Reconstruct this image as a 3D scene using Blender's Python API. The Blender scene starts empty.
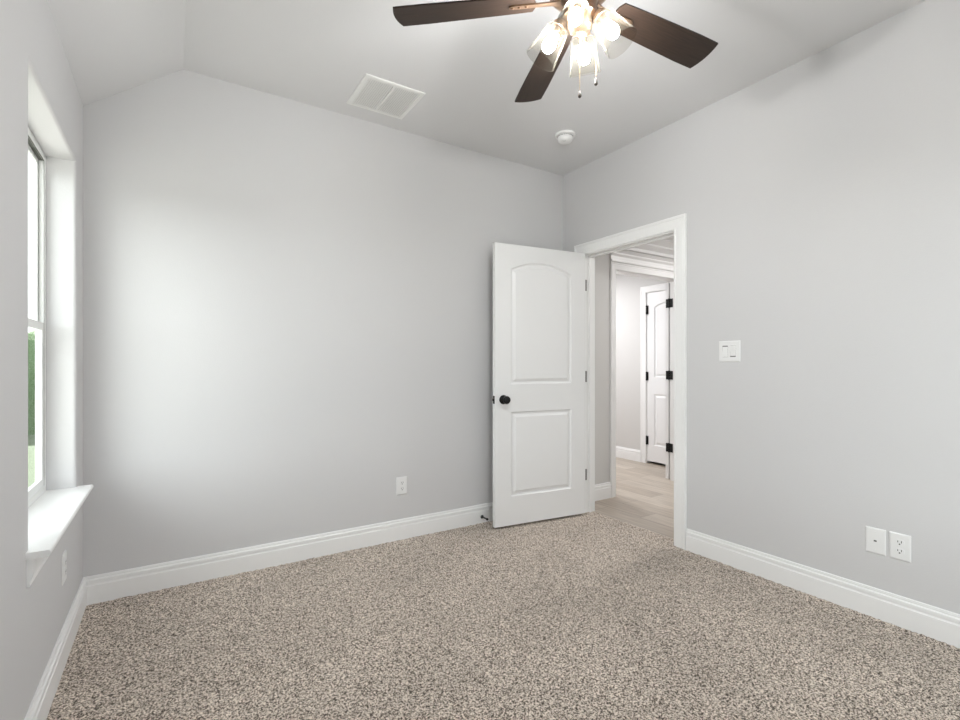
import bpy, bmesh, math, random
from mathutils import Vector, Matrix
from math import pi, sin, cos, radians, sqrt

scene = bpy.context.scene
C = scene.collection

# ---------------------------------------------------------------- camera, sky, light, exposure
YAW = 0.5680
F_PX = 484.0
CAM = (0.3603, -3.0199, 1.1668)
cam_data = bpy.data.cameras.new('camera')
cam_data.sensor_width = 36.0
cam_data.sensor_fit = 'HORIZONTAL'
cam_data.lens = F_PX * 36.0 / 960.0
cam_data.shift_y = (365.5 - 360.0) / 960.0
cam_data.clip_start = 0.02
cam = bpy.data.objects.new('camera', cam_data)
C.objects.link(cam)
cam.location = CAM
cam.rotation_euler = (pi / 2, 0, -YAW)
scene.camera = cam

world = bpy.data.worlds.new('world')
scene.world = world
world.use_nodes = True
wnt = world.node_tree
for n in list(wnt.nodes):
    wnt.nodes.remove(n)
w_out = wnt.nodes.new('ShaderNodeOutputWorld')
w_bg = wnt.nodes.new('ShaderNodeBackground')
SKY_BASE = 2.7        # overcast dome
SKY_GLOW = 6.6       # extra brightness of the bright haze low in one quarter of the sky
SUN_STRENGTH = 20.0
w_bg.inputs['Color'].default_value = (0.955, 0.967, 1.0, 1)
w_tc = wnt.nodes.new('ShaderNodeTexCoord')
w_dot = wnt.nodes.new('ShaderNodeVectorMath')
w_dot.operation = 'DOT_PRODUCT'
w_dot.inputs[1].default_value = Vector((-0.86, -0.50, 0.10)).normalized()
w_mr = wnt.nodes.new('ShaderNodeMapRange')
w_mr.interpolation_type = 'SMOOTHSTEP'
w_mr.inputs['From Min'].default_value = 0.64
w_mr.inputs['From Max'].default_value = 1.0
w_mr.inputs['To Min'].default_value = SKY_BASE
w_mr.inputs['To Max'].default_value = SKY_BASE + SKY_GLOW
wnt.links.new(w_tc.outputs['Generated'], w_dot.inputs[0])
wnt.links.new(w_dot.outputs['Value'], w_mr.inputs['Value'])
wnt.links.new(w_mr.outputs[0], w_bg.inputs['Strength'])
wnt.links.new(w_bg.outputs[0], w_out.inputs[0])

BULB_STRENGTH = 590.0
FAR_ROOM_W = 41.0
HALL_W = 20.5

scene.view_settings.view_transform = 'Standard'
scene.view_settings.look = 'None'
scene.view_settings.gamma = 1.0
scene.view_settings.use_curve_mapping = False
scene.view_settings.exposure = 0.12
scene.cycles.max_bounces = 14
scene.cycles.diffuse_bounces = 8
scene.cycles.glossy_bounces = 4
scene.cycles.transmission_bounces = 8
scene.cycles.transparent_max_bounces = 16
scene.cycles.sample_clamp_indirect = 8.0
scene.cycles.caustics_reflective = False
scene.cycles.caustics_refractive = False


def area(name, loc, rot, sx, sy, watts, col=(1, 1, 1), portal=False):
    d = bpy.data.lights.new(name, 'AREA')
    d.shape = 'RECTANGLE'
    d.size = sx
    d.size_y = sy
    d.energy = watts
    d.color = col
    o = bpy.data.objects.new(name, d)
    C.objects.link(o)
    o.location = loc
    o.rotation_euler = rot
    if portal:
        d.cycles.is_portal = True
    return o


# sun from beyond the back wall: it lights the ground outside and enters neither window
sd = bpy.data.lights.new('sun', 'SUN')
sd.energy = SUN_STRENGTH
sd.angle = radians(0.53)
sd.color = (1.0, 0.97, 0.93)
so = bpy.data.objects.new('sun', sd)
C.objects.link(so)
so.rotation_euler = Vector((0.05, 0.70, 0.71)).to_track_quat('Z', 'Y').to_euler()

# daylight comes through the left window and the added rear one: portals only guide the sampling of the sky
area('sky_portal', (-0.16, -0.645, 1.35), (0, -pi / 2, 0), 1.5, 0.95, 1, portal=True)
area('sky_portal', (1.65, -3.76, 1.30), (pi / 2, 0, 0), 1.85, 1.6, 1, portal=True)
# fill lights added under the hall and far room ceilings, no fixture seen
area('hall_fill', (4.4, -0.95, 2.385), (0, 0, 0), 0.3, 0.3, HALL_W, (1, 0.98, 0.96))
area('far_room_fill', (4.1, 1.5, 2.385), (0, 0, 0), 0.5, 0.5, FAR_ROOM_W, (0.985, 0.99, 1.0))

# ---------------------------------------------------------------- dimensions
W = 3.108          # room width
LEN = 3.62         # room length
ZC = 2.743         # flat ceiling
ZL = 2.428        # top of left wall
XC = 0.4134        # crease of the sloped ceiling
WT = 0.115         # partition thickness
LT = 0.137          # outer wall thickness
HB = 0.1384        # baseboard height
ZH = 2.40          # hall ceiling


# ---------------------------------------------------------------- materials
def mat(name, col, rough=0.5, metal=0.0, spec=0.5):
    m = bpy.data.materials.new(name)
    m.use_nodes = True
    b = m.node_tree.nodes['Principled BSDF']
    b.inputs['Base Color'].default_value = (*col, 1)
    b.inputs['Roughness'].default_value = rough
    b.inputs['Metallic'].default_value = metal
    b.inputs['Specular IOR Level'].default_value = spec
    return m


def nodes(m):
    return m.node_tree.nodes, m.node_tree.links, m.node_tree.nodes['Principled BSDF']


def add_bump(m, scale, strength, dist=0.001, detail=2.0):
    ns, ls, b = nodes(m)
    tc = ns.new('ShaderNodeTexCoord')
    nz = ns.new('ShaderNodeTexNoise')
    nz.inputs['Scale'].default_value = scale
    nz.inputs['Detail'].default_value = detail
    ls.new(tc.outputs['Object'], nz.inputs['Vector'])
    bp = ns.new('ShaderNodeBump')
    bp.inputs['Strength'].default_value = strength
    bp.inputs['Distance'].default_value = dist
    ls.new(nz.outputs['Fac'], bp.inputs['Height'])
    ls.new(bp.outputs['Normal'], b.inputs['Normal'])
    return m


M = {}
M['wall'] = add_bump(mat('wall_paint', (0.602, 0.598, 0.606), 0.6, 0, 0.3), 170, 0.35, 0.0012)
M['ceiling'] = add_bump(mat('ceiling_paint', (0.68, 0.677, 0.685), 0.8, 0, 0.2), 150, 0.35, 0.0012)
M['hall_wall'] = add_bump(mat('hall_wall_paint', (0.60, 0.59, 0.58), 0.6, 0, 0.3), 170, 0.3, 0.0012)
M['trim'] = mat('white_trim_paint', (0.83, 0.83, 0.83), 0.35)
M['door'] = mat('white_door_paint', (0.78, 0.78, 0.785), 0.4)
M['vinyl'] = mat('white_vinyl', (0.80, 0.81, 0.80), 0.35)
M['plastic'] = mat('white_plastic', (0.78, 0.78, 0.78), 0.35)
M['gap'] = mat('shadow_gap_grey', (0.16, 0.16, 0.16), 0.8)
M['vent'] = mat('white_enamel', (0.80, 0.80, 0.79), 0.45)
M['slot'] = mat('dark_slot', (0.02, 0.02, 0.02), 0.6)
M['black'] = mat('oil_rubbed_black', (0.012, 0.012, 0.012), 0.35, 0.6)
M['nickel'] = mat('satin_nickel', (0.22, 0.215, 0.21), 0.5, 0.7)
M['rubber'] = mat('black_rubber', (0.02, 0.02, 0.02), 0.7)
M['bronze'] = mat('brushed_bronze', (0.20, 0.13, 0.085), 0.38, 0.85)
M['brass'] = mat('antique_brass', (0.45, 0.30, 0.13), 0.35, 0.9)
M['fob'] = mat('dark_fob', (0.03, 0.02, 0.015), 0.4)

# walnut fan blade
m = mat('dark_walnut_veneer', (0.05, 0.032, 0.024), 0.5, 0, 0.3)
ns, ls, b = nodes(m)
tc = ns.new('ShaderNodeTexCoord')
mp = ns.new('ShaderNodeMapping')
mp.inputs['Scale'].default_value = (3, 60, 10)
nz = ns.new('ShaderNodeTexNoise')
nz.inputs['Scale'].default_value = 3.0
nz.inputs['Detail'].default_value = 5
cr = ns.new('ShaderNodeValToRGB')
cr.color_ramp.elements[0].position = 0.3
cr.color_ramp.elements[0].color = (0.013, 0.0075, 0.005, 1)
cr.color_ramp.elements[1].position = 0.75
cr.color_ramp.elements[1].color = (0.031, 0.0185, 0.0125, 1)
ls.new(tc.outputs['Object'], mp.inputs['Vector'])
ls.new(mp.outputs[0], nz.inputs['Vector'])
ls.new(nz.outputs['Fac'], cr.inputs['Fac'])
ls.new(cr.outputs[0], b.inputs['Base Color'])
M['blade'] = m

# carpet: twisted pile in three yarn tones
m = mat('beige_frieze_carpet', (0.4, 0.35, 0.3), 0.95, 0, 0.1)
ns, ls, b = nodes(m)
tc = ns.new('ShaderNodeTexCoord')
n1 = ns.new('ShaderNodeTexNoise')
n1.inputs['Scale'].default_value = 150.0
n1.inputs['Detail'].default_value = 3.0
n1.inputs['Roughness'].default_value = 0.65
cr = ns.new('ShaderNodeValToRGB')
e = cr.color_ramp.elements
e[0].position = 0.40
e[0].color = (0.058, 0.041, 0.030, 1)
e[1].position = 0.605
e[1].color = (0.85, 0.755, 0.665, 1)
k = e.new(0.455)
k.color = (0.30, 0.25, 0.208, 1)
k = e.new(0.52)
k.color = (0.525, 0.445, 0.375, 1)
n2 = ns.new('ShaderNodeTexNoise')
n2.inputs['Scale'].default_value = 2.2
n2.inputs['Detail'].default_value = 3.0
mr = ns.new('ShaderNodeMapRange')
mr.inputs['From Min'].default_value = 0.3
mr.inputs['From Max'].default_value = 0.7
mr.inputs['To Min'].default_value = 0.90
mr.inputs['To Max'].default_value = 1.08
mx = ns.new('ShaderNodeMix')
mx.data_type = 'RGBA'
mx.blend_type = 'MULTIPLY'
mx.inputs['Factor'].default_value = 1.0
ls.new(tc.outputs['Object'], n1.inputs['Vector'])
ls.new(tc.outputs['Object'], n2.inputs['Vector'])
ls.new(n1.outputs['Fac'], cr.inputs['Fac'])
ls.new(n2.outputs['Fac'], mr.inputs['Value'])
ls.new(cr.outputs[0], mx.inputs[6])
ls.new(mr.outputs[0], mx.inputs[7])
ls.new(mx.outputs[2], b.inputs['Base Color'])
bpn = ns.new('ShaderNodeBump')
bpn.inputs['Strength'].default_value = 0.8
bpn.inputs['Distance'].default_value = 0.006
ls.new(n1.outputs['Fac'], bpn.inputs['Height'])
ls.new(bpn.outputs['Normal'], b.inputs['Normal'])
b.inputs['Sheen Weight'].default_value = 0.15
M['carpet'] = m

# wood look plank tile, planks run along Y
m = mat('wood_look_tile', (0.4, 0.33, 0.27), 0.35)
ns, ls, b = nodes(m)
tc = ns.new('ShaderNodeTexCoord')
mp = ns.new('ShaderNodeMapping')
mp.inputs['Rotation'].default_value = (0, 0, pi / 2)
mp.inputs['Location'].default_value = (0.35, 0.02, 0)
br = ns.new('ShaderNodeTexBrick')
br.offset = 0.37
br.inputs['Scale'].default_value = 1.0
br.inputs['Brick Width'].default_value = 0.9
br.inputs['Row Height'].default_value = 0.18
br.inputs['Mortar Size'].default_value = 0.0022
br.inputs['Color1'].default_value = (0.37, 0.31, 0.255, 1)
br.inputs['Color2'].default_value = (0.50, 0.44, 0.375, 1)
br.inputs['Mortar'].default_value = (0.20, 0.165, 0.14, 1)
mp2 = ns.new('ShaderNodeMapping')
mp2.inputs['Scale'].default_value = (30, 2.0, 1)
gz = ns.new('ShaderNodeTexNoise')
gz.inputs['Scale'].default_value = 1.5
gz.inputs['Detail'].default_value = 6
mr = ns.new('ShaderNodeMapRange')
mr.inputs['From Min'].default_value = 0.3
mr.inputs['From Max'].default_value = 0.7
mr.inputs['To Min'].default_value = 0.78
mr.inputs['To Max'].default_value = 1.15
mx = ns.new('ShaderNodeMix')
mx.data_type = 'RGBA'
mx.blend_type = 'MULTIPLY'
mx.inputs['Factor'].default_value = 1.0
ls.new(tc.outputs['Object'], mp.inputs['Vector'])
ls.new(tc.outputs['Object'], mp2.inputs['Vector'])
ls.new(mp.outputs[0], br.inputs['Vector'])
ls.new(mp2.outputs[0], gz.inputs['Vector'])
ls.new(gz.outputs['Fac'], mr.inputs['Value'])
ls.new(br.outputs['Color'], mx.inputs[6])
ls.new(mr.outputs[0], mx.inputs[7])
ls.new(mx.outputs[2], b.inputs['Base Color'])
M['plank'] = m


def thin_glass(name, tint, refl, milk=0.0, base=0.035):
    m = bpy.data.materials.new(name)
    m.use_nodes = True
    ns, ls = m.node_tree.nodes, m.node_tree.links
    for n in list(ns):
        ns.remove(n)
    out = ns.new('ShaderNodeOutputMaterial')
    tr = ns.new('ShaderNodeBsdfTransparent')
    tr.inputs['Color'].default_value = (*tint, 1)
    gl = ns.new('ShaderNodeBsdfGlossy')
    gl.inputs['Roughness'].default_value = 0.03
    lw0 = ns.new('ShaderNodeLayerWeight')      # Schlick: same from both sides of the sheet
    lw0.inputs['Blend'].default_value = 0.5
    pw = ns.new('ShaderNodeMath')
    pw.operation = 'POWER'
    pw.inputs[1].default_value = 5.0
    ls.new(lw0.outputs['Facing'], pw.inputs[0])
    mul = ns.new('ShaderNodeMath')
    mul.operation = 'MULTIPLY_ADD'
    mul.inputs[1].default_value = refl
    mul.inputs[2].default_value = base
    ls.new(pw.outputs[0], mul.inputs[0])
    mix = ns.new('ShaderNodeMixShader')
    ls.new(mul.outputs[0], mix.inputs[0])
    last = tr.outputs[0]
    if milk > 0:
        tl = ns.new('ShaderNodeBsdfTranslucent')
        tl.inputs['Color'].default_value = (milk, milk * 0.93, milk * 0.78, 1)
        mr = ns.new('ShaderNodeMapRange')
        mr.inputs['From Min'].default_value = 0.55
        mr.inputs['To Min'].default_value = 0.10
        mr.inputs['To Max'].default_value = 0.7
        ls.new(lw0.outputs['Facing'], mr.inputs['Value'])
        m2 = ns.new('ShaderNodeMixShader')
        ls.new(mr.outputs[0], m2.inputs[0])
        ls.new(tr.outputs[0], m2.inputs[1])
        ls.new(tl.outputs[0], m2.inputs[2])
        last = m2.outputs[0]
    ls.new(last, mix.inputs[1])
    ls.new(gl.outputs[0], mix.inputs[2])
    ls.new(mix.outputs[0], out.inputs[0])
    return m


M['pane'] = thin_glass('window_glass', (0.92, 0.945, 0.925), 0.15)
M['shade'] = thin_glass('clear_shade_glass', (0.975, 0.967, 0.95), 0.02, 0.030, 0.0)


def emit(name, col, s):
    m = bpy.data.materials.new(name)
    m.use_nodes = True
    ns, ls = m.node_tree.nodes, m.node_tree.links
    for n in list(ns):
        ns.remove(n)
    out = ns.new('ShaderNodeOutputMaterial')
    em = ns.new('ShaderNodeEmission')
    em.inputs['Color'].default_value = (*col, 1)
    em.inputs['Strength'].default_value = s
    ls.new(em.outputs[0], out.inputs[0])
    return m


M['bulb'] = emit('lit_bulb', (0.965, 0.985, 1.0), BULB_STRENGTH)

m = mat('lawn_grass', (0.10, 0.17, 0.05), 0.9)
ns, ls, b = nodes(m)
nz = ns.new('ShaderNodeTexNoise')
nz.inputs['Scale'].default_value = 8
cr = ns.new('ShaderNodeValToRGB')
cr.color_ramp.elements[0].color = (0.028, 0.045, 0.020, 1)
cr.color_ramp.elements[1].color = (0.060, 0.085, 0.038, 1)
ls.new(nz.outputs['Fac'], cr.inputs['Fac'])
ls.new(cr.outputs[0], b.inputs['Base Color'])
M['lawn'] = m
M['hedge'] = add_bump(mat('hedge_leaves', (0.05, 0.10, 0.03), 0.8), 30, 1.0, 0.05)


# ---------------------------------------------------------------- mesh helpers
def obj(name, bm, m, parent=None, smooth=False, angle=None):
    me = bpy.data.meshes.new(name)
    bmesh.ops.recalc_face_normals(bm, faces=bm.faces)
    bm.to_mesh(me)
    bm.free()
    me.materials.append(m)
    o = bpy.data.objects.new(name, me)
    C.objects.link(o)
    if parent:
        o.parent = parent
    if smooth:
        for p in me.polygons:
            p.use_smooth = True
        try:
            me.set_sharp_from_angle(angle=radians(angle or 35))
        except Exception:
            pass
    return o


def empty(name, loc=(0, 0, 0), rotz=0.0, rot=None):
    o = bpy.data.objects.new(name, None)
    o.empty_display_size = 0.05
    C.objects.link(o)
    o.location = loc
    o.rotation_euler = rot if rot else (0, 0, rotz)
    return o


def tag(o, label, cat, group=None, kind=None):
    o['label'] = label
    o['category'] = cat
    if group:
        o['group'] = group
    if kind:
        o['kind'] = kind
    return o


def struct(o, label, cat):
    return tag(o, label, cat, kind='structure')


def BM():
    return bmesh.new()


def box(bm, x0, x1, y0, y1, z0, z1, bev=0.0, seg=2):
    ret = bmesh.ops.create_cube(bm, size=1.0)
    vs = ret['verts']
    for v in vs:
        v.co = Vector((x0 + (v.co.x + 0.5) * (x1 - x0), y0 + (v.co.y + 0.5) * (y1 - y0), z0 + (v.co.z + 0.5) * (z1 - z0)))
    if bev > 0:
        es = list({e for v in vs for e in v.link_edges})
        bmesh.ops.bevel(bm, geom=es, offset=bev, segments=seg, affect='EDGES', profile=0.5)
    return bm


def prism(bm, poly, fn, t0, t1):
    """poly: list of (a,b); fn(a,b,t) -> Vector; closed prism between t0 and t1"""
    A = [bm.verts.new(fn(a, b, t0)) for a, b in poly]
    B = [bm.verts.new(fn(a, b, t1)) for a, b in poly]
    n = len(poly)
    bm.faces.new(A)
    bm.faces.new(B[::-1])
    for i in range(n):
        bm.faces.new((A[i], A[(i + 1) % n], B[(i + 1) % n], B[i]))
    return bm


def lathe(bm, prof, seg=32, mtx=None, cap0=True, cap1=True):
    """prof: (r,z) list; revolve about Z"""
    mtx = mtx or Matrix.Identity(4)
    rings = []
    for r, z in prof:
        if r < 1e-6:
            rings.append([bm.verts.new(mtx @ Vector((0, 0, z)))])
        else:
            rings.append([bm.verts.new(mtx @ Vector((r * cos(2 * pi * i / seg), r * sin(2 * pi * i / seg), z))) for i in range(seg)])
    for a, b in zip(rings, rings[1:]):
        if len(a) == 1 and len(b) == 1:
            continue
        for i in range(seg):
            j = (i + 1) % seg
            if len(a) == 1:
                bm.faces.new((a[0], b[i], b[j]))
            elif len(b) == 1:
                bm.faces.new((a[i], a[j], b[0]))
            else:
                bm.faces.new((a[i], a[j], b[j], b[i]))
    if cap0 and len(rings[0]) > 1:
        bm.faces.new(rings[0][::-1])
    if cap1 and len(rings[-1]) > 1:
        bm.faces.new(rings[-1])
    return bm


def tube(bm, pts, r, seg=10):
    pts = [Vector(p) for p in pts]
    rs = r if isinstance(r, (list, tuple)) else [r] * len(pts)
    rings = []
    up = Vector((0, 0, 1))
    for i, p in enumerate(pts):
        d = (pts[min(i + 1, len(pts) - 1)] - pts[max(i - 1, 0)]).normalized()
        s = d.cross(up)
        if s.length < 1e-3:
            s = d.cross(Vector((1, 0, 0)))
        s.normalize()
        t = s.cross(d)
        rings.append([bm.verts.new(p + (s * cos(2 * pi * k / seg) + t * sin(2 * pi * k / seg)) * rs[i]) for k in range(seg)])
    for a, b in zip(rings, rings[1:]):
        for k in range(seg):
            bm.faces.new((a[k], a[(k + 1) % seg], b[(k + 1) % seg], b[k]))
    bm.faces.new(rings[0][::-1])
    bm.faces.new(rings[-1])
    return bm


def wall_with_hole(bm, poly_fn, s0, s1, z0, z1, hs0, hs1, hz0, hz1, t0, t1, bev=0.0):
    """rectangular slab with a rectangular through hole; poly_fn(s,z,t)"""
    def ring(t):
        o = [(s0, z0), (s1, z0), (s1, z1), (s0, z1)]
        h = [(hs0, hz0), (hs1, hz0), (hs1, hz1), (hs0, hz1)]
        return [bm.verts.new(poly_fn(a, b, t)) for a, b in o], [bm.verts.new(poly_fn(a, b, t)) for a, b in h]
    O0, H0 = ring(t0)
    O1, H1 = ring(t1)
    rim = []
    for i in range(4):
        j = (i + 1) % 4
        bm.faces.new((O0[i], O0[j], H0[j], H0[i]))
        bm.faces.new((O1[i], O1[j], H1[j], H1[i]))
        bm.faces.new((O0[i], O0[j], O1[j], O1[i]))
        bm.faces.new((H0[i], H0[j], H1[j], H1[i]))
        rim.append((H0[i], H0[j]))
    if bev > 0:
        es = [bm.edges.get(r) for r in rim]
        bmesh.ops.bevel(bm, geom=es, offset=bev, segments=6, affect='EDGES', profile=0.5)
    return bm


BASE_PROF = [(0, 0), (.0145, 0), (.0145, .0925), (.0095, .0975), (.0080, .1000), (.0080, .1034), (.0135, .1040), (.0138, .1180), (.0115, .1215), (.0070, .1240),
             (.0070, .1270), (.0095, .1285), (.0085, .1330), (.0065, HB), (0, HB)]


def base_run(bm, p0, p1, nrm, m0=0, m1=0):
    """baseboard from p0 to p1 (xy) on a wall with inward normal nrm; m = +1 inside mitre (shortens with depth)"""
    p0, p1, nrm = Vector((*p0, 0)), Vector((*p1, 0)), Vector((*nrm, 0))
    d = (p1 - p0).normalized()
    A = [bm.verts.new(p0 + nrm * (a + .0005) + d * (a * m0) + Vector((0, 0, z))) for a, z in BASE_PROF]
    B = [bm.verts.new(p1 + nrm * (a + .0005) - d * (a * m1) + Vector((0, 0, z))) for a, z in BASE_PROF]
    n = len(A)
    bm.faces.new(A)
    bm.faces.new(B[::-1])
    for i in range(n):
        bm.faces.new((A[i], A[(i + 1) % n], B[(i + 1) % n], B[i]))
    return bm


CASE_PROF = [(0, 0), (0, .009), (.004, .0115), (.012, .0125), (.016, .0105), (.020, .0115), (.062, .0145), (.066, .0125), (.070, .0165),
             (.083, .0175), (.087, .0155), (.087, 0)]


def casing(bm, fn, s0, s1, zt, z0=0.0, width=0.087):
    """U shaped casing around opening s0..s1 up to zt; fn(s,z,t)"""
    sg = 1 if s1 > s0 else -1
    k = width / 0.087
    secs = []
    for (s, z, ds, dz) in ((s0, z0, -sg, 0), (s0, zt, -sg, 1), (s1, zt, sg, 1), (s1, z0, sg, 0)):
        secs.append([bm.verts.new(fn(s + ds * a * k, z + dz * a * k, t + .0005)) for a, t in CASE_PROF])
    n = len(CASE_PROF)
    for A, B in zip(secs, secs[1:]):
        for i in range(n):
            bm.faces.new((A[i], A[(i + 1) % n], B[(i + 1) % n], B[i]))
    bm.faces.new(secs[0])
    bm.faces.new(secs[-1][::-1])
    return bm


def door_leaf(bm, w, h, th, panels, z0=0.0):
    """moulded leaf, X from hinge edge, faces at y=0 (front) and y=-th. panels: (x0,x1,zb,zs,zp) with arch peak zp or None"""
    N = 14
    PR = [(0.0, 0.0), (0.003, 0.004), (0.008, 0.0105), (0.018, 0.0118), (0.021, 0.0108), (0.037, 0.0030), (0.040, 0.0015)]
    cuts = [z0]
    for a, b2 in zip(panels, panels[1:]):
        cuts.append((a[4] or a[3]) * 0.5 + b2[2] * 0.5)
    cuts.append(z0 + h)

    def outline(p, d):
        x0, x1, zb, zs, zp = p
        pts = [(x0 + d, zb + d), (x1 - d, zb + d)]
        if zp:
            c = (x1 - x0) / 2
            sag = zp - zs
            R = (c * c + sag * sag) / (2 * sag)
            cz = zp - R
            r = R - d
            hw = c - d
            for i in range(N + 1):
                x = hw - 2 * hw * i / N
                pts.append(((x0 + x1) / 2 + x, cz + sqrt(max(r * r - x * x, 0))))
        else:
            for i in range(N + 1):
                pts.append((x1 - d - (x1 - x0 - 2 * d) * i / N, zs - d))
        return pts

    for yf, sg in ((0.0, -1), (-th, 1)):
        prev_top = None
        for ci, p in enumerate(panels):
            a, b2 = cuts[ci], cuts[ci + 1]
            x0, x1 = p[0], p[1]
            outer = [(0, a), (w, a)] + [(w - w * i / N, b2) for i in range(N + 1)]
            loops = [[bm.verts.new((x, yf, z)) for x, z in outer]]
            for d, dep in PR:
                loops.append([bm.verts.new((x, yf + sg * dep, z)) for x, z in outline(p, d)])
            for A, B in zip(loops, loops[1:]):
                n = len(A)
                for i in range(n):
                    j = (i + 1) % n
                    bm.faces.new((A[i], A[j], B[j], B[i]))
            bm.faces.new(loops[-1])
    # edges
    zs = [z0, z0 + h]
    for (xa, za, xb, zb) in ((0, zs[0], w, zs[0]), (w, zs[0], w, zs[1]), (w, zs[1], 0, zs[1]), (0, zs[1], 0, zs[0])):
        bm.faces.new([bm.verts.new(c) for c in ((xa, 0, za), (xb, 0, zb), (xb, -th, zb), (xa, -th, za))])
    bmesh.ops.remove_doubles(bm, verts=bm.verts, dist=1e-5)
    return bm


# ---------------------------------------------------------------- room shell
# carpet: a fine grid, gently uneven pile
bm = BM()
nx, ny = 330, 390
FX1 = 3.195
vs = {}
rnd = random.Random(4)
for i in range(nx + 1):
    for j in range(ny + 1):
        vs[i, j] = bm.verts.new((FX1 * i / nx, -LEN + LEN * j / ny, 0.004 + rnd.uniform(-.0035, .0035)))
for i in range(nx):
    for j in range(ny):
        bm.faces.new((vs[i, j], vs[i + 1, j], vs[i + 1, j + 1], vs[i, j + 1]))
floor = obj('floor', bm, M['carpet'], smooth=True, angle=180)
struct(floor, 'speckled beige wall to wall bedroom carpet', 'carpet')

bm = BM()
box(bm, 3.195, 5.3, -LEN, 2.75, -0.05, 0.0)
struct(obj('floor_hall', bm, M['plank']), 'wood look plank floor of the hall beyond the doorway', 'floor')

# left wall with window 1
WY0, WY1, WZ0, WZ1 = -1.060, -0.19, 0.595, 2.09
bm = BM()
wall_with_hole(bm, lambda s, z, t: Vector((t, s, z)), -LEN - LT, LT, -0.05, ZL, WY0, WY1, WZ0, WZ1, 0, -LT, 0.016)
struct(obj('wall_left', bm, M['wall'], smooth=True), 'pale grey left wall around the deep window recess', 'wall')

# back wall and rear wall with the sloped left shoulder
GABLE = [(0, -.05), (W, -.05), (W, ZC), (XC, ZC), (0, ZL)]
bm = BM()
prism(bm, GABLE, lambda a, b, t: Vector((a, t, b)), 0, 0.115)
struct(obj('wall_back', bm, M['wall']), 'pale grey wall facing the camera with one outlet', 'wall')

RX0, RX1, RZ0, RZ1 = 0.75, 2.55, 0.5, 2.09
bm = BM()
def rear(a, b, t):
    return Vector((a, -LEN - t, b))
# rear wall in pieces around the added fill window
prism(bm, [(0, -.05), (RX0, -.05), (RX0, ZC), (XC, ZC), (0, ZL)], rear, 0, LT)
prism(bm, [(RX1, -.05), (W, -.05), (W, ZC), (RX1, ZC)], rear, 0, LT)
prism(bm, [(RX0, -.05), (RX1, -.05), (RX1, RZ0), (RX0, RZ0)], rear, 0, LT)
prism(bm, [(RX0, RZ1), (RX1, RZ1), (RX1, ZC), (RX0, ZC)], rear, 0, LT)
struct(obj('wall_front', bm, M['wall']), 'pale grey wall behind the camera, opened for the added fill window', 'wall')

# right wall with the doorway; runs on into the room beyond
DY0, DY1, DZ = -1.073, -0.235, 2.052
bm = BM()
def rw(s, z, t):
    return Vector((W + t, s, z))
prism(bm, [(-LEN - LT, -.05), (DY0, -.05), (DY0, ZC), (-LEN - LT, ZC)], rw, 0, WT)
prism(bm, [(DY1, -.05), (2.75, -.05), (2.75, ZC), (DY1, ZC)], rw, 0, WT)
prism(bm, [(DY0, DZ), (DY1, DZ), (DY1, ZC), (DY0, ZC)], rw, 0, WT)
bmesh.ops.remove_doubles(bm, verts=bm.verts, dist=1e-5)
struct(obj('wall_right', bm, M['wall']), 'pale grey right wall with the open doorway', 'wall')

# ceiling: flat part and slope towards the window wall
bm = BM()
prism(bm, [(XC, ZC), (W + WT, ZC), (W + WT, ZC + .1), (XC - .05, ZC + .1), (-LT, ZL + .1 - LT * (ZC - ZL) / XC), (-LT, ZL - LT * (ZC - ZL) / XC)],
      lambda a, b, t: Vector((a, t, b)), -LEN - LT, 0.115)
struct(obj('ceiling', bm, M['ceiling']), 'pale grey ceiling with a sloped strip over the window wall', 'ceiling')

# ---------------------------------------------------------------- hall and room beyond
HY = -0.03
HX0, HX1, HZ = 3.685, 4.645, 2.03
bm = BM()
def hw(s, z, t):
    return Vector((s, HY + t, z))
prism(bm, [(W + WT, -.05), (HX0, -.05), (HX0, ZH + .02), (W + WT, ZH + .02)], hw, 0, WT)
prism(bm, [(HX1, -.05), (5.155, -.05), (5.155, ZH + .02), (HX1, ZH + .02)], hw, 0, WT)
prism(bm, [(HX0, HZ), (HX1, HZ), (HX1, ZH + .02), (HX0, ZH + .02)], hw, 0, WT)
struct(obj('wall_hall_end', bm, M['hall_wall']), 'grey hall end wall with the second doorway', 'wall')

FXW = 5.155
CY0, CY1, CZ = 0.17, 0.80, 2.045
bm = BM()
def fw(s, z, t):
    return Vector((FXW + t, s, z))
prism(bm, [(-LEN, -.05), (CY0, -.05), (CY0, ZH + .02), (-LEN, ZH + .02)], fw, 0, WT)
prism(bm, [(CY1, -.05), (2.75, -.05), (2.75, ZH + .02), (CY1, ZH + .02)], fw, 0, WT)
prism(bm, [(CY0, CZ), (CY1, CZ), (CY1, ZH + .02), (CY0, ZH + .02)], fw, 0, WT)
struct(obj('wall_hall_far', bm, M['hall_wall']), 'pale wall of the room beyond with a closed narrow door', 'wall')
bm = BM()
box(bm, FXW + WT + .001, FXW + WT + .06, CY0 - .1, CY1 + .1, -.05, 2.2)
struct(obj('wall_closet_back', bm, M['slot']), 'dark closet interior behind the narrow far door', 'wall')
bm = BM()
box(bm, W + WT, FXW + WT, 2.65, 2.75, -.05, ZH + .02)
struct(obj('wall_hall_rear', bm, M['hall_wall']), 'end wall of the room beyond the hall', 'wall')
bm = BM()
box(bm, W + WT, FXW + WT, -LEN - LT, -LEN, -.05, ZH + .02)
struct(obj('wall_hall_front', bm, M['hall_wall']), 'near end wall of the hall', 'wall')
bm = BM()
box(bm, W + WT + .001, FXW + WT, -LEN - LT, 2.75, ZH, ZH + .1)
struct(obj('ceiling_hall', bm, M['ceiling']), 'flat ceiling over the hall', 'ceiling')

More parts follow.
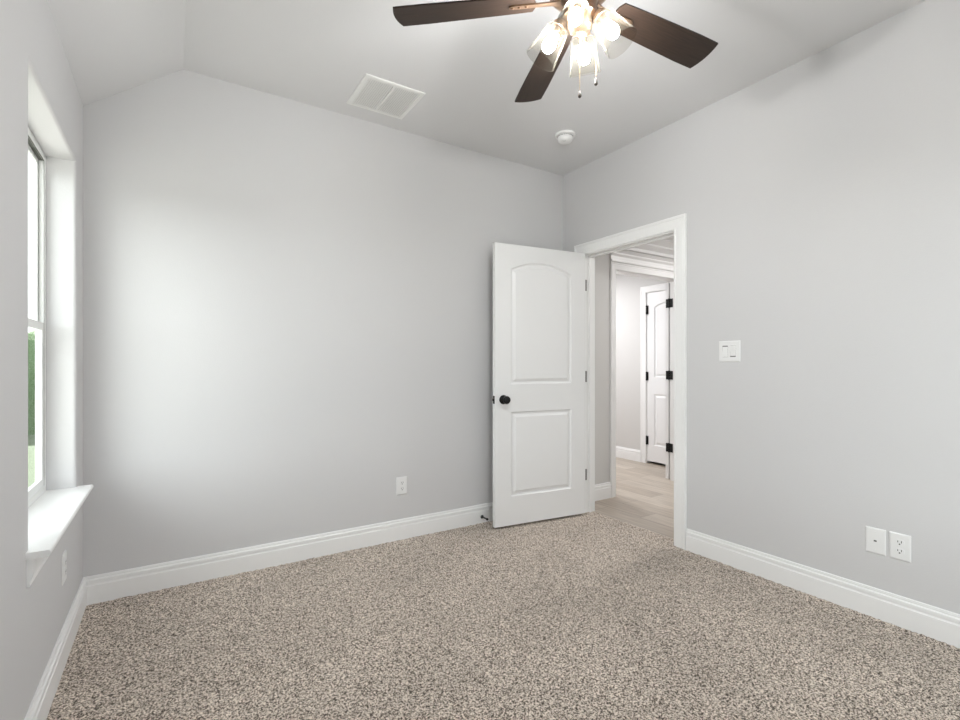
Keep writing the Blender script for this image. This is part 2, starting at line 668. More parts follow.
# ---------------------------------------------------------------- baseboards
bm = BM()
base_run(bm, (0, 0), (W, 0), (0, -1), 1, 1)
struct(obj('baseboard_back', bm, M['trim']), 'white moulded baseboard along the back wall', 'baseboard')
bm = BM()
base_run(bm, (0, -LEN), (0, 0), (1, 0), 1, 1)
struct(obj('baseboard_left', bm, M['trim']), 'white moulded baseboard under the window', 'baseboard')
bm = BM()
base_run(bm, (W, -LEN), (W, -1.147), (-1, 0), 1, 0)
struct(obj('baseboard_right', bm, M['trim']), 'white moulded baseboard along the right wall', 'baseboard')
bm = BM()
base_run(bm, (W, -0.147), (W, 0), (-1, 0), 0, 1)
struct(obj('baseboard_corner', bm, M['trim']), 'short white baseboard between doorway and corner', 'baseboard')
bm = BM()
base_run(bm, (0, -LEN), (W, -LEN), (0, 1), 1, 1)
struct(obj('baseboard_front', bm, M['trim']), 'white baseboard behind the camera', 'baseboard')
bm = BM()
base_run(bm, (W + WT, HY), (3.63, HY), (0, -1), 0, 0)
struct(obj('baseboard_hall', bm, M['trim']), 'short white baseboard seen through the doorway', 'baseboard')
bm = BM()
base_run(bm, (FXW, CY1 + .07), (FXW, 2.65), (-1, 0), 0, 0)
struct(obj('baseboard_far', bm, M['trim']), 'white baseboard left of the narrow far door', 'baseboard')

# ---------------------------------------------------------------- doorway trim (jamb, stop, casings)
t = empty('trim_1', (W, (DY0 + DY1) / 2, 0))
struct(t, 'white casing and jamb around the bedroom doorway', 'door frame')
tx, ty = W, (DY0 + DY1) / 2
JT = 0.018
J0, J1, JZ = DY0 + JT - .004, DY1 - JT + .006, DZ - JT        # clear opening
J0, J1 = -1.052, -0.245
bm = BM()
casing(bm, lambda s, z, tt: Vector((-tt, s - ty, z)), J0 - .005, J1 + .012, JZ + .006)
obj('casing', bm, M['trim'], t)
bm = BM()
casing(bm, lambda s, z, tt: Vector((WT + tt, s - ty, z)), J0 - .005, J1 + .012, JZ + .006)
obj('hall_casing', bm, M['trim'], t)
bm = BM()
box(bm, 0, WT, J0 - JT, J0, 0, JZ + JT)
box(bm, 0, WT, J1, J1 + JT, 0, JZ + JT)
box(bm, 0, WT, J0, J1, JZ, JZ + JT)
bmesh.ops.translate(bm, verts=bm.verts, vec=(0, -ty, 0))
obj('jamb', bm, M['trim'], t)
bm = BM()
box(bm, .045, .078, J0, J0 + .011, 0, JZ)
box(bm, .045, .078, J1 - .011, J1, 0, JZ)
box(bm, .045, .078, J0, J1, JZ - .011, JZ)
bmesh.ops.translate(bm, verts=bm.verts, vec=(0, -ty, 0))
obj('door_stop_strip', bm, M['trim'], t)
bm = BM()
box(bm, -.001, .030, J0 - .001, J0 + .0015, .89, .95)
bmesh.ops.translate(bm, verts=bm.verts, vec=(0, -ty, 0))
o = obj('strike_plate', bm, M['black'], t)
o['label'] = 'dark strike plate'

# doorway of the hall end wall
t = empty('trim_2', ((HX0 + HX1) / 2, HY, 0))
struct(t, 'white casing around the second doorway across the hall', 'door frame')
hx = (HX0 + HX1) / 2
K0, K1, KZ = HX0 + .015, HX1 - .015, HZ - .015
bm = BM()
casing(bm, lambda s, z, tt: Vector((s - hx, -tt, z)), K0 - .004, K1 + .004, KZ + .004, width=0.064)
obj('casing', bm, M['trim'], t)
bm = BM()
HEAD = [(0, 2.0855), (.020, 2.0855), (.026, 2.092), (.026, 2.104), (.014, 2.110), (.014, 2.140), (.022, 2.146), (.034, 2.156), (.034, 2.168), (0, 2.168)]
prism(bm, HEAD, lambda a, b, tt: Vector((tt, -a - .0005, b)), K0 - .068 - hx, K1 + .068 - hx)
obj('head_casing', bm, M['trim'], t)
bm = BM()
casing(bm, lambda s, z, tt: Vector((s - hx, WT + tt, z)), K0 - .006, K1 + .012, KZ + .006, width=0.075)
obj('rear_casing', bm, M['trim'], t)
bm = BM()
box(bm, HX0 - hx, K0 - hx, 0, WT, 0, HZ)
box(bm, K1 - hx, HX1 - hx, 0, WT, 0, HZ)
box(bm, K0 - hx, K1 - hx, 0, WT, KZ, HZ)
obj('jamb', bm, M['trim'], t)

# casing of the far door
t = empty('trim_3', (FXW, (CY0 + CY1) / 2, 0))
struct(t, 'white casing around the closed narrow far door', 'door frame')
cy = (CY0 + CY1) / 2
bm = BM()
casing(bm, lambda s, z, tt: Vector((-tt, s - cy, z)), CY0 + .008, CY1 - .008, CZ - .008, width=0.075)
obj('casing', bm, M['trim'], t)
bm = BM()
box(bm, 0, WT, CY0 - cy, CY0 + .012 - cy, 0, CZ)
box(bm, 0, WT, CY1 - .012 - cy, CY1 - cy, 0, CZ)
box(bm, 0, WT, CY0 + .012 - cy, CY1 - .012 - cy, CZ - .012, CZ)
obj('jamb', bm, M['trim'], t)

# crown moulding of the hall end wall
CROWN = [(0, 2.215), (.020, 2.215), (.020, 2.228), (.012, 2.232), (.012, 2.246), (.030, 2.256), (.062, 2.276), (.062, 2.290), (.054, 2.294),
         (.080, 2.310), (.118, 2.326), (.118, 2.344), (.108, 2.348), (.140, 2.372), (.140, 2.398), (0, 2.398)]
bm = BM()
prism(bm, CROWN, lambda a, b, tt: Vector((tt, HY - .0005 - a, b)), W + WT + .001, FXW - .001)
struct(obj('trim_4', bm, M['trim']), 'stepped white crown moulding above the second doorway', 'crown moulding')


# ---------------------------------------------------------------- doors
def hinge_mesh(bm, zc, hgt, plates, barrel, r=.0065):
    for (x0, x1, y0, y1) in plates:
        box(bm, x0, x1, y0, y1, zc - hgt / 2, zc + hgt / 2)
    bx, by = barrel
    k = hgt / 5
    for i in range(5):
        lathe(bm, [(r, zc - hgt / 2 + k * i + .0006), (r, zc - hgt / 2 + k * (i + 1) - .0006)], 12, Matrix.Translation((bx, by, 0)))
    lathe(bm, [(r * .6, zc - hgt / 2 - .004), (r * .6, zc + hgt / 2 + .004)], 10, Matrix.Translation((bx, by, 0)))


# door 1: the open bedroom door; local X along leaf from hinge edge, +Y faces the camera
DW, DH, DT = 0.791, 2.016, 0.035
ang = math.atan2(-0.198 + 0.292, 2.287 - 3.09)
d1 = empty('door_1', (3.072, -0.2905, 0.004), ang)
struct(d1, 'white two panel arched door standing open against the back wall', 'door')
bm = BM()
door_leaf(bm, DW, DH, DT, [(.132, .662, .222, .830, None), (.132, .662, 1.028, 1.855, 1.918)], z0=0.017)
obj('door_leaf', bm, M['door'], d1)
KZD = 0.92
for side, nm in ((1, 'front'), (-1, 'rear')):
    y0 = 0.0 if side > 0 else -DT
    mtx = Matrix.Translation((DW - .067, y0, KZD)) @ Matrix.Rotation(-side * pi / 2, 4, 'X')
    bm = BM()
    lathe(bm, [(0.0, 0), (.033, 0), (.033, .004), (.030, .008), (.017, .010), (.0125, .014), (.0115, .026), (.016, .031), (.0245, .038),
               (.0285, .046), (.0285, .053), (.025, .060), (.016, .0645), (0, .066)], 28, mtx)
    o = obj('door_knob', bm, M['black'], d1, smooth=True)
    o['label'] = 'black round door knob'
bm = BM()
box(bm, DW - .0005, DW + .0012, -DT / 2 - .0125, -DT / 2 + .0125, KZD - .028, KZD + .028)
box(bm, DW, DW + .011, -DT / 2 - .006, -DT / 2 + .006, KZD - .010, KZD + .010, .003)
o = obj('latch', bm, M['black'], d1)
o['label'] = 'dark latch plate'
for z in (1.80, 1.08, 0.305):
    bm = BM()
    hinge_mesh(bm, z, .088, [(-.0016, -.0002, -DT + .003, -.002), (-.016, -.002, -DT - .0005, -DT + .001)], (-.006, -DT - .004))
    # second plate on the jamb face
    inv = (Matrix.Translation((3.072, -0.2905, 0.004)) @ Matrix.Rotation(ang, 4, 'Z')).inverted()
    before = set(bm.verts)
    box(bm, W + .004, W + .024, J1 - .0022, J1 - .0004, z - .044, z + .044)
    bmesh.ops.transform(bm, matrix=inv, verts=[q for q in bm.verts if q not in before])
    o = obj('hinge', bm, M['nickel'], d1)
    o['label'] = 'grey metal butt hinge'

# door 2: closed narrow door of the room beyond (front face looks along -X)
CW = (CY1 - .014) - (CY0 + .014)
d2 = empty('door_2', (FXW + .004, CY1 - .014, 0), -pi / 2)
# local +Y -> after -90 deg rotation: (1,0) ; front face must look to -X, so the leaf is mirrored in Y
struct(d2, 'narrow closed white panel door in the room beyond the hall', 'door')
bm = BM()
door_leaf(bm, CW, 2.000, .035, [(.10, CW - .10, .222, .830, None), (.10, CW - .10, 1.028, 1.855, 1.905)], z0=0.030)
bmesh.ops.translate(bm, verts=bm.verts, vec=(0, .036, 0))
obj('door_leaf', bm, M['door'], d2)
for z in (1.83, 1.04, 0.275):
    bm = BM()
    hinge_mesh(bm, z, .10, [(-.001, .022, -.0045, -.002), (-.022, .001, -.0045, -.002)], (0.0, -.009), r=.009)
    o = obj('hinge', bm, M['black'], d2)
    o['label'] = 'black butt hinge'

# door 3: folded right back against the rear of the hall end wall; only its hinge edge shows
d3 = empty('door_3', (K1 + .004, HY + WT + .020, 0), 0.0)
struct(d3, 'white door folded fully open past the second doorway with black hinges', 'door')
LW3 = FXW - K1 - .03
bm = BM()
door_leaf(bm, .50, 2.0, .035, [(.10, .40, .222, .830, None), (.10, .40, 1.028, 1.855, 1.905)], z0=0.012)
bmesh.ops.translate(bm, verts=bm.verts, vec=(0, .035, 0))
obj('door_leaf', bm, M['door'], d3)
for z in (1.80, 1.068, 0.331):
    bm = BM()
    hinge_mesh(bm, z, .088, [(-.0025, -.0003, .001, .030), (-.0065, -.0042, -.054, -.018)], (-.006, -.009), r=.008)
    o = obj('hinge', bm, M['black'], d3)
    o['label'] = 'black square butt hinge'

# ---------------------------------------------------------------- window 1 (left wall)
w1 = empty('window_1', (-0.105, (WY0 + WY1) / 2, 0))
struct(w1, 'white single hung vinyl window in the left wall recess', 'window')
wy = (WY0 + WY1) / 2
hwid = (WY1 - WY0) / 2
SZ = 0.615
def frame_box(bm, x0, x1, y0, y1, z0, z1, w, bev=.002):
    box(bm, x0, x1, y0, y0 + w, z0, z1, bev)
    box(bm, x0, x1, y1 - w, y1, z0, z1, bev)
    box(bm, x0, x1, y0 + w, y1 - w, z0, z0 + w, bev)
    box(bm, x0, x1, y0 + w, y1 - w, z1 - w, z1, bev)
MR = 1.335
bm = BM()
frame_box(bm, -.031, 0.0, -hwid, hwid, SZ, WZ1, .030)
obj('window_frame', bm, M['vinyl'], w1)
bm = BM()
frame_box(bm, -.018, -.002, -hwid + .030, hwid - .030, SZ + .028, MR + .018, .034)
o = obj('lower_sash', bm, M['vinyl'], w1)
bm = BM()
box(bm, -.0105, -.0075, -hwid + .062, hwid - .062, SZ + .06, MR - .014)
obj('lower_pane', bm, M['pane'], o)
bm = BM()
frame_box(bm, -.0305, -.0195, -hwid + .030, hwid - .030, MR - .010, WZ1 - .030, .022)
o = obj('upper_sash', bm, M['vinyl'], w1)
bm = BM()
box(bm, -.0265, -.0235, -hwid + .051, hwid - .051, MR + .010, WZ1 - .050)
obj('upper_pane', bm, M['pane'], o)
bm = BM()  # dark strips stand in for the shade in the sash tracks and head gap
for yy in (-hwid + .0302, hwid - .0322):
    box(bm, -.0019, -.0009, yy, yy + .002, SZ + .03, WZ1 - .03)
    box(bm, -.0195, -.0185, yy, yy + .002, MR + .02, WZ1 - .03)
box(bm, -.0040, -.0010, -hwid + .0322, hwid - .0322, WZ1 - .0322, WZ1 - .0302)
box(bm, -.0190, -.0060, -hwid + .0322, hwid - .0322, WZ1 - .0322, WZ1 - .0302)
o = obj('track_shade_strip', bm, mat('track_shade_grey', (0.10, 0.105, 0.09), 0.9), w1)
o['label'] = 'dark grey strips painted as shade in the sash track'
bm = BM()
box(bm, -.006, .004, -.03, .03, MR + .016, MR + .026, .002)
lathe(bm, [(.008, MR + .026), (.008, MR + .032), (.003, MR + .034)], 12, Matrix.Translation((-.001, 0, 0)))
obj('sash_lock', bm, M['vinyl'], w1)
# stool and apron
bm = BM()
prof = [(-.004, .018), (-.004, -.002), (.155, -.002), (.159, .001), (.1615, .006), (.1615, .011), (.159, .0165), (.155, .018)]
ZS = SZ - .0175
prism(bm, prof, lambda a, b, tt: Vector((a, tt, ZS + b)), WY0 - .046 - wy, WY1 + .03 - wy)
# notch: remove the ears inside the wall by keeping the board above the masonry only in front of it
obj('window_sill', bm, M['trim'], w1)
bm = BM()
APR = [(0, 0), (0, -.085), (.006, -.085), (.008, -.078), (.006, -.070), (.012, -.062), (.0165, -.045), (.0175, -.012), (.0175, 0)]
prism(bm, APR, lambda a, b, tt: Vector((.1055 + a, tt, ZS - .002 + b)), WY0 - .038 - wy, WY1 + .022 - wy)
obj('window_apron', bm, M['trim'], w1)

# added window, unseen behind the camera: supplies the soft front fill light
w2 = empty('fill_window', ((RX0 + RX1) / 2, -LEN - .10, 0))
struct(w2, 'wide unseen window added behind the camera for soft fill light', 'window')
hw2 = (RX1 - RX0) / 2
bm = BM()
box(bm, -hw2, -hw2 + .04, -.03, .02, RZ0, RZ1, .002)
box(bm, hw2 - .04, hw2, -.03, .02, RZ0, RZ1, .002)
box(bm, -hw2 + .04, hw2 - .04, -.03, .02, RZ0, RZ0 + .04, .002)
box(bm, -hw2 + .04, hw2 - .04, -.03, .02, RZ1 - .04, RZ1, .002)
box(bm, -.03, .03, -.03, .02, RZ0 + .04, RZ1 - .04, .002)
obj('window_frame', bm, M['vinyl'], w2)
for s in (-1, 1):
    bm = BM()
    xa, xb = sorted((s * .03, s * (hw2 - .04)))
    box(bm, xa, xb, -.008, -.005, RZ0 + .04, RZ1 - .04)
    obj('pane', bm, M['pane'], w2)
bm = BM()
box(bm, -hw2 - .03, hw2 + .03, .10, .15, RZ0 - .02, RZ0, .004)
obj('window_sill', bm, M['trim'], w2)

# ---------------------------------------------------------------- outside
bm = BM()
box(bm, -40, 20, -40, 40, -0.5, -0.35)
struct(obj('ground', bm, M['lawn']), 'green lawn outside the window', 'lawn')
M['concrete'] = add_bump(mat('pale_concrete', (0.52, 0.51, 0.49), 0.9), 25, 0.3, 0.003)
bm = BM()
box(bm, -7, -LT - .01, -12, 3.2, -0.36, -0.33)
box(bm, -LT - .01, 8, -12, -LEN - LT - .01, -0.36, -0.33)
struct(obj('patio', bm, M['concrete']), 'pale sunlit concrete patio along the house', 'patio')
bm = BM()
rnd = random.Random(9)
n = 40
grid = [[bm.verts.new((0, 0, 0)) for k in range(9)] for i in range(n + 1)]
for i in range(n + 1):
    x = -14 + 14.0 * i / n
    for k in range(9):
        a = pi * k / 8
        y = 12 - 0.9 * cos(a) + rnd.uniform(-.12, .12)
        z = -0.38 + (2.3 * sin(a) ** 0.45 if 0 < k < 8 else 0) + (rnd.uniform(-.15, .15) if 0 < k < 8 else 0)
        grid[i][k].co = (x + rnd.uniform(-.1, .1), y, z)
for i in range(n):
    for k in range(8):
        bm.faces.new((grid[i][k], grid[i + 1][k], grid[i + 1][k + 1], grid[i][k + 1]))
bm.faces.new(grid[0])
bm.faces.new(grid[n][::-1])
tag(obj('hedge', bm, M['hedge'], smooth=True, angle=180), 'green clipped hedge glimpsed through the window glass', 'hedge')

# ---------------------------------------------------------------- ceiling fan
FC = (1.552, -1.795)
ZB = 2.434
fan = empty('ceiling_fan', (FC[0], FC[1], ZC))
tag(fan, 'dark five blade ceiling fan with four lit glass shades', 'ceiling fan')
def zz(z):
    return z - ZC
bm = BM()
lathe(bm, [(.066, -.0005), (.066, -.006), (.062, -.03), (.045, -.052), (.022, -.060), (.0, -.060)], 36)
obj('canopy', bm, M['bronze'], fan, smooth=True)
bm = BM()
lathe(bm, [(.0125, -.055), (.0125, zz(2.545))], 20)
lathe(bm, [(.024, zz(2.575)), (.026, zz(2.56)), (.026, zz(2.545))], 20)
obj('downrod', bm, M['bronze'], fan, smooth=True)
bm = BM()
lathe(bm, [(.030, zz(2.552)), (.060, zz(2.548)), (.095, zz(2.535)), (.112, zz(2.510)), (.114, zz(2.475)), (.106, zz(2.458)), (.088, zz(2.447)), (.070, zz(2.443))], 40)
obj('motor_housing', bm, M['bronze'], fan, smooth=True)
bm = BM()
lathe(bm, [(.062, zz(2.445)), (.064, zz(2.430)), (.058, zz(2.418)), (.056, zz(2.385)), (.060, zz(2.380)), (.060, zz(2.368)), (.046, zz(2.356)), (.040, zz(2.335)),
           (.030, zz(2.322)), (.012, zz(2.316)), (.006, zz(2.306)), (0, zz(2.304))], 36)
obj('light_kit_hub', bm, M['bronze'], fan, smooth=True)

BL_T = 0.006
def blade_mesh():
    bm = BM()
    R0, R1 = 0.165, 0.648
    prof = []
    N = 12
    pts = []
    # trailing side (-t) root to tip, tip arc, leading side back
    def half(r):
        u = (r - R0) / (R1 - R0)
        return 0.051 + (0.0665 - 0.051) * min(1, u * 1.25) ** 0.8
    rs = [R0 + (R1 - R0) * i / 14 for i in range(15)]
    low = [(r, -half(r)) for r in rs]
    up = [(r, half(r)) for r in rs]
    hwt = half(R1)
    tip = []
    for i in range(1, 10):
        t = -hwt + 2 * hwt * i / 10
        tip.append((R1 + .012 * (1 - (t / hwt) ** 2), t))
    root = [(R0 - .010, .030), (R0 - .014, 0), (R0 - .010, -.030)]
    poly = low + tip + up[::-1] + root
    A = [bm.verts.new((x, y, BL_T / 2)) for x, y in poly]
    B = [bm.verts.new((x, y, -BL_T / 2)) for x, y in poly]
    fa = bm.faces.new(A)
    fb = bm.faces.new(B[::-1])
    n = len(poly)
    for i in range(n):
        bm.faces.new((A[i], A[(i + 1) % n], B[(i + 1) % n], B[i]))
    return bm
def iron_mesh():
    """bracket under the blade: arm from hub, spreading into a three lobed plate"""
    bm = BM()
    zt = -BL_T / 2 - .0005
    outline = [(.068, -.016), (.095, -.012), (.150, -.0105), (.225, -.0125), (.238, -.010), (.244, -.005), (.246, 0)]
    poly = outline + [(x, -y) for x, y in outline[-2::-1]]
    A = [bm.verts.new((x, y, zt)) for x, y in poly]
    B = [bm.verts.new((x, y, zt - .005)) for x, y in poly]
    bm.faces.new(A)
    bm.faces.new(B[::-1])
    n = len(poly)
    for i in range(n):
        bm.faces.new((A[i], A[(i + 1) % n], B[(i + 1) % n], B[i]))
    for x, y in ((.185, 0), (.210, 0), (.234, 0)):
        lathe(bm, [(.006, zt - .005), (.006, zt - .007), (.003, zt - .0085), (0, zt - .009)], 10, Matrix.Translation((x, y, 0)))
    return bm
PITCH = -0.21
AZ0 = -0.0725
b0 = obj('blade', blade_mesh(), M['blade'], fan)
i0 = obj('blade_iron', iron_mesh(), M['bronze'], b0)
for kk in range(5):
    if kk == 0:
        bo, io = b0, i0
    else:
        bo = b0.copy()
        C.objects.link(bo)
        io = i0.copy()
        C.objects.link(io)
        bo.parent = fan
        io.parent = bo
    bo.location = (0, 0, zz(ZB))
    bo.rotation_euler = (Matrix.Rotation(AZ0 + kk * radians(72), 3, 'Z') @ Matrix.Rotation(PITCH, 3, 'X')).to_euler()

# lamps: arm, holder, shade, bulb; axis in local frame points out and down
R_N, Z_N, R_R, Z_R = .072, 2.352, .138, 2.252
dv = Vector((R_R - R_N, 0, Z_R - Z_N)).normalized()
def lamp_mtx():
    z = dv
    y = Vector((0, 1, 0))
    x = y.cross(z)
    m3 = Matrix((x, y, z)).transposed().to_4x4()
    return Matrix.Translation((R_N, 0, zz(Z_N))) @ m3
LM = lamp_mtx()
SL = (Vector((R_R, 0, Z_R)) - Vector((R_N, 0, Z_N))).length
def arm_mesh():
    bm = BM()
    base = LM @ Vector((0, 0, -.018))
    tube(bm, [(.030, 0, zz(2.372)), (.048, 0, zz(2.384)), ((.048 + base.x) / 2 + .004, 0, zz(2.386)), base, LM @ Vector((0, 0, -.005))], .0075, 12)
    lathe(bm, [(.010, -.022), (.020, -.020), (.027, -.010), (.029, .003), (.027, .004), (.024, -.006), (.0, -.006)], 28, LM)
    lathe(bm, [(.014, -.006), (.014, .024), (.0, .024)], 20, LM)
    return bm
def shade_mesh():
    bm = BM()
    outer = [(.0285, .000), (.036, .003), (.0405, .010), (.043, .022), (.0470, .055), (.0520, .090), (.0570, SL - .002), (.0580, SL + .001)]
    inner = [(r - .0022, z) for r, z in outer[::-1]]
    inner[0] = (.0560, SL + .001)
    lathe(bm, outer + inner, 40, LM, cap0=False, cap1=False)
    return bm
def bulb_mesh():
    bm = BM()
    lathe(bm, [(.0125, .024), (.0135, .032), (.0175, .045), (.0210, .057), (.0218, .067), (.0200, .077), (.0145, .085), (.007, .089), (0, .0898)], 24, LM)
    return bm
a0 = obj('lamp_arm', arm_mesh(), M['bronze'], fan, smooth=True)
s0 = obj('lamp_shade', shade_mesh(), M['shade'], a0, smooth=True)
u0 = obj('bulb', bulb_mesh(), M['bulb'], a0, smooth=True)
s0['label'] = 'clear glass bell shade'
u0['label'] = 'glowing warm bulb'
LAZ = radians(45 - 6.9)
for kk in range(4):
    if kk == 0:
        ao = a0
    else:
        ao = a0.copy()
        C.objects.link(ao)
        ao.parent = fan
        for ch in (s0, u0):
            c = ch.copy()
            C.objects.link(c)
            c.parent = ao
    ao.rotation_euler = (0, 0, LAZ + kk * pi / 2)

# two pull chains
for (px, py, zend) in ((-.004, -.003, 2.090), (.040, -.036, 2.130)):
    bm = BM()
    tube(bm, [(px, py, zz(2.350)), (px, py, zz(zend + .022))], .0006, 6)
    z = zz(zend + .03)
    while z < zz(2.34):
        lathe(bm, [(0, z - .0011), (.0011, z), (0, z + .0011)], 6, Matrix.Translation((px, py, 0)))
        z += .006
    o = obj('pull_chain', bm, M['brass'], fan)
    bm = BM()
    lathe(bm, [(0, zz(zend + .026)), (.003, zz(zend + .025)), (.0045, zz(zend + .018)), (.0062, zz(zend + .008)), (.0058, zz(zend + .003)), (.003, zz(zend)), (0, zz(zend))],
          14, Matrix.Translation((px, py, 0)))
    f = obj('chain_fob', bm, M['fob'], o, smooth=True)

# ---------------------------------------------------------------- ceiling vent
VX0, VX1, VY0, VY1 = 1.2455, 1.603, -.490, -.142
v = empty('ceiling_vent', ((VX0 + VX1) / 2, (VY0 + VY1) / 2, ZC))
tag(v, 'square white louvred air vent flush on the ceiling', 'air vent')
hx_, hy_ = (VX1 - VX0) / 2, (VY1 - VY0) / 2
bm = BM()
fwid = .026
def vent_frame(bm):
    prof = [(0, 0), (0, -.003), (.003, -.006), (.020, -.0075), (.026, -.0075), (.026, 0)]
    secs = []
    for sx, sy in ((-1, -1), (1, -1), (1, 1), (-1, 1)):
        secs.append([bm.verts.new((sx * (hx_ - a), sy * (hy_ - a), z - .0003)) for a, z in prof])
    n = len(prof)
    for q in range(4):
        A, B = secs[q], secs[(q + 1) % 4]
        for i in range(n):
            bm.faces.new((A[i], A[(i + 1) % n], B[(i + 1) % n], B[i]))
vent_frame(bm)
obj('vent_frame', bm, M['vent'], v)
bm = BM()
box(bm, -hx_ + .024, hx_ - .024, -hy_ + .024, hy_ - .024, -.0012, -.0004)
obj('vent_backing', bm, mat('vent_shadow_grey', (0.55, 0.55, 0.55), 0.8), v)
bm = BM()
nsl = 24
ix = hx_ - .026
for side in (-1, 1):
    for q in range(nsl // 2):
        xc = side * (.010 + (ix - .012) * (q + .5) / (nsl // 2))
        mtx = Matrix.Translation((xc, 0, -.0045)) @ Matrix.Rotation(radians(-16), 4, 'Y')
        before = set(bm.verts)
        box(bm, -.0062, .0062, -hy_ + .026, hy_ - .026, -.0004, .0004)
        bmesh.ops.transform(bm, matrix=mtx, verts=[x for x in bm.verts if x not in before])
obj('louvres', bm, M['vent'], v)
bm = BM()
box(bm, -.007, .007, -hy_ + .025, hy_ - .025, -.0075, -.001)
obj('centre_bar', bm, M['vent'], v)

# ---------------------------------------------------------------- smoke detector
s = empty('smoke_detector', (2.628, -.548, ZC))
tag(s, 'round white smoke detector on the ceiling near the doorway', 'smoke detector')
bm = BM()
lathe(bm, [(.069, -.0003), (.069, -.010), (.066, -.014), (.052, -.015)], 44)
obj('mounting_base', bm, M['plastic'], s, smooth=True)
bm = BM()
lathe(bm, [(.050, -.014), (.0515, -.022), (.0515, -.034), (.049, -.042), (.043, -.0475), (.030, -.050), (0, -.0505)], 44)
cv = obj('cover', bm, M['plastic'], s, smooth=True)
bm = BM()
for q in range(26):
    a = 2 * pi * q / 26
    before = set(bm.verts)
    box(bm, .0495, .0521, -.0038, .0038, -.0205, -.0175)
    bmesh.ops.rotate(bm, verts=[x for x in bm.verts if x not in before], cent=(0, 0, 0), matrix=Matrix.Rotation(a, 3, 'Z'))
obj('sensor_slots', bm, M['slot'], cv)
bm = BM()
lathe(bm, [(.0125, -.0495), (.0125, -.0520), (.011, -.0528), (0, -.053)], 24, Matrix.Translation((-.020, -.012, 0)))
obj('test_button', bm, mat('pale_grey_plastic', (0.66, 0.66, 0.66), 0.4), s, smooth=True)


# ---------------------------------------------------------------- wall plates; local: X across the wall, Y out of the wall, Z up
def plate(bm, w, h):
    prof = [(0, .0003), (0, .0022), (.0025, .0045), (.006, .0058)]
    loops = []
    for a, y in prof:
        loops.append([bm.verts.new((sx * (w / 2 - a), y, sz * (h / 2 - a))) for sx, sz in ((-1, -1), (1, -1), (1, 1), (-1, 1))])
    for A, B in zip(loops, loops[1:]):
        for i in range(4):
            bm.faces.new((A[i], A[(i + 1) % 4], B[(i + 1) % 4], B[i]))
    bm.faces.new(loops[0][::-1])
    bm.faces.new(loops[-1])


def screw(parent, x, z, y=.0058):
    bm = BM()
    mtx = Matrix.Translation((x, y, z)) @ Matrix.Rotation(-pi / 2, 4, 'X')
    lathe(bm, [(.0030, -.0005), (.0030, .0006), (.0022, .0011), (0, .0012)], 12, mtx)
    return obj('screw', bm, M['plastic'], parent)


def make_outlet():
    r = empty('wall_outlet')
    bm = BM()
    plate(bm, .077, .1185)
    obj('cover_plate', bm, M['plastic'], r)
    for sz in (1, -1):
        zc = sz * .0195
        bm = BM()
        pts = []
        for i in range(32):
            a = 2 * pi * i / 32
            x, z = .0172 * cos(a), .0172 * sin(a)
            z = max(-.0140, min(.0140, z))
            pts.append((x, zc + z))
        prism(bm, pts, lambda a, b, t: Vector((a, t, b)), .0050, .0078)
        rc = obj('receptacle', bm, M['plastic'], r)
        bm = BM()
        box(bm, -.0078, -.0052, .0070, .0081, zc - .001, zc + .0085)
        box(bm, .0052, .0078, .0070, .0081, zc + .000, zc + .0078)
        lathe(bm, [(.0030, 0), (.0030, .0011)], 12, Matrix.Translation((0, .0070, zc - .0068)) @ Matrix.Rotation(-pi / 2, 4, 'X'))
        so = obj('slots', bm, M['slot'], rc)
        so['label'] = 'dark prong slots'
    screw(r, 0, 0)
    return r


def children(o):
    return [c for c in bpy.data.objects if c.parent == o]


def copy_tree(o, parent=None):
    c = o.copy()
    C.objects.link(c)
    c.parent = parent
    for ch in children(o):
        copy_tree(ch, c)
    return c


OUT = make_outlet()
outlets = [(OUT, (1.6645, 0, .361), pi, 'white duplex outlet low on the back wall left of the door'),
           (None, (W, -2.2065, .3565), pi / 2, 'white duplex outlet on the right wall, nearest the camera'),
           (None, (0, -.515, .366), -pi / 2, 'white outlet plate on the left wall under the window')]
for o, loc, rz, lab in outlets:
    o = o or copy_tree(OUT)
    o.location = loc
    o.rotation_euler = (0, 0, rz)
    tag(o, lab, 'outlet', 'duplex wall outlets')

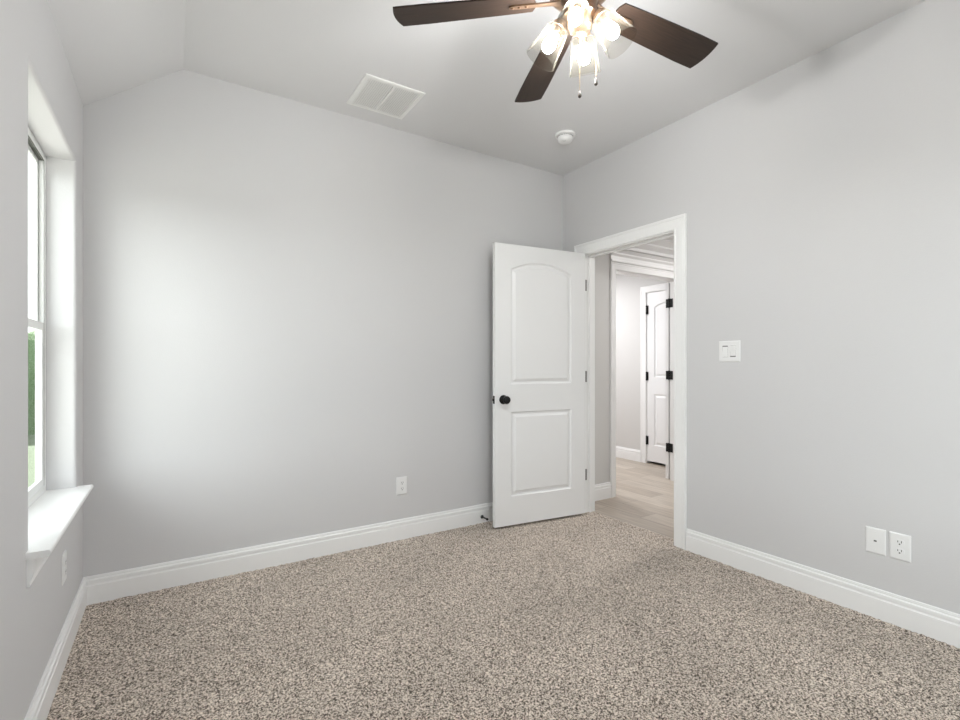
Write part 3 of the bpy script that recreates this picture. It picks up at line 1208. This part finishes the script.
# jack plate beside the outlet
j = empty('jack_plate', (W, -2.1175, .3565), pi / 2)
tag(j, 'white jack plate with one small dark port, left of the outlet on the right wall', 'wall plate')
bm = BM()
plate(bm, .077, .1185)
obj('cover_plate', bm, M['plastic'], j)
bm = BM()
box(bm, -.0075, .0075, .0050, .0066, -.0060, .0060, .0008)
jf = obj('jack', bm, M['plastic'], j)
bm = BM()
box(bm, -.0055, .0055, .0060, .0070, -.0032, .0036)
o = obj('port_opening', bm, M['slot'], jf)
o['label'] = 'dark port opening'
screw(j, 0, .042)
screw(j, 0, -.042)

# double rocker switch
sw = empty('light_switch', (W, -1.4225, 1.2495), pi / 2)
tag(sw, 'white double rocker light switch right of the doorway', 'light switch')
bm = BM()
plate(bm, .127, .122)
obj('cover_plate', bm, M['plastic'], sw)
for i, sx in enumerate((-1, 1)):
    bm = BM()
    xc = sx * .0232
    box(bm, xc - .0172, xc + .0172, .0050, .0066, -.0340, .0340, .0006)
    fr_ = obj('switch_frame', bm, M['plastic'], sw)
    bm = BM()
    box(bm, xc - .0164, xc + .0164, .0060, .0068, -.0334, .0334)
    obj('rocker_gap', bm, M['gap'], fr_)
    bm = BM()
    tilt = 1 if i == 0 else -1
    prism(bm, [(.0060, -.0325), (.0066 + (.0036 if tilt < 0 else 0), -.0325), (.0078, 0), (.0066 + (.0036 if tilt > 0 else 0), .0325), (.0060, .0325)],
          lambda a, b, t: Vector((t, a, b)), xc - .0155, xc + .0155)
    obj('rocker', bm, M['plastic'], fr_)

# black spring door stop on the back baseboard
ds = empty('door_stop', (2.296, -.0145, .050))
tag(ds, 'small black door stop on the back baseboard near the door edge', 'door stop')
RX = Matrix.Rotation(pi / 2, 4, 'X')
bm = BM()
lathe(bm, [(.0135, .0003), (.0135, .003), (.010, .008), (.006, .011), (0, .011)], 20, RX)
obj('mounting_flange', bm, M['black'], ds, smooth=True)
bm = BM()
lathe(bm, [(.0050, .009), (.0050, .062), (0, .062)], 14, RX)
obj('rod', bm, M['black'], ds, smooth=True)
bm = BM()
lathe(bm, [(.0075, .061), (.0085, .065), (.0085, .073), (.0065, .077), (0, .078)], 18, RX)
obj('rubber_tip', bm, M['rubber'], ds, smooth=True)
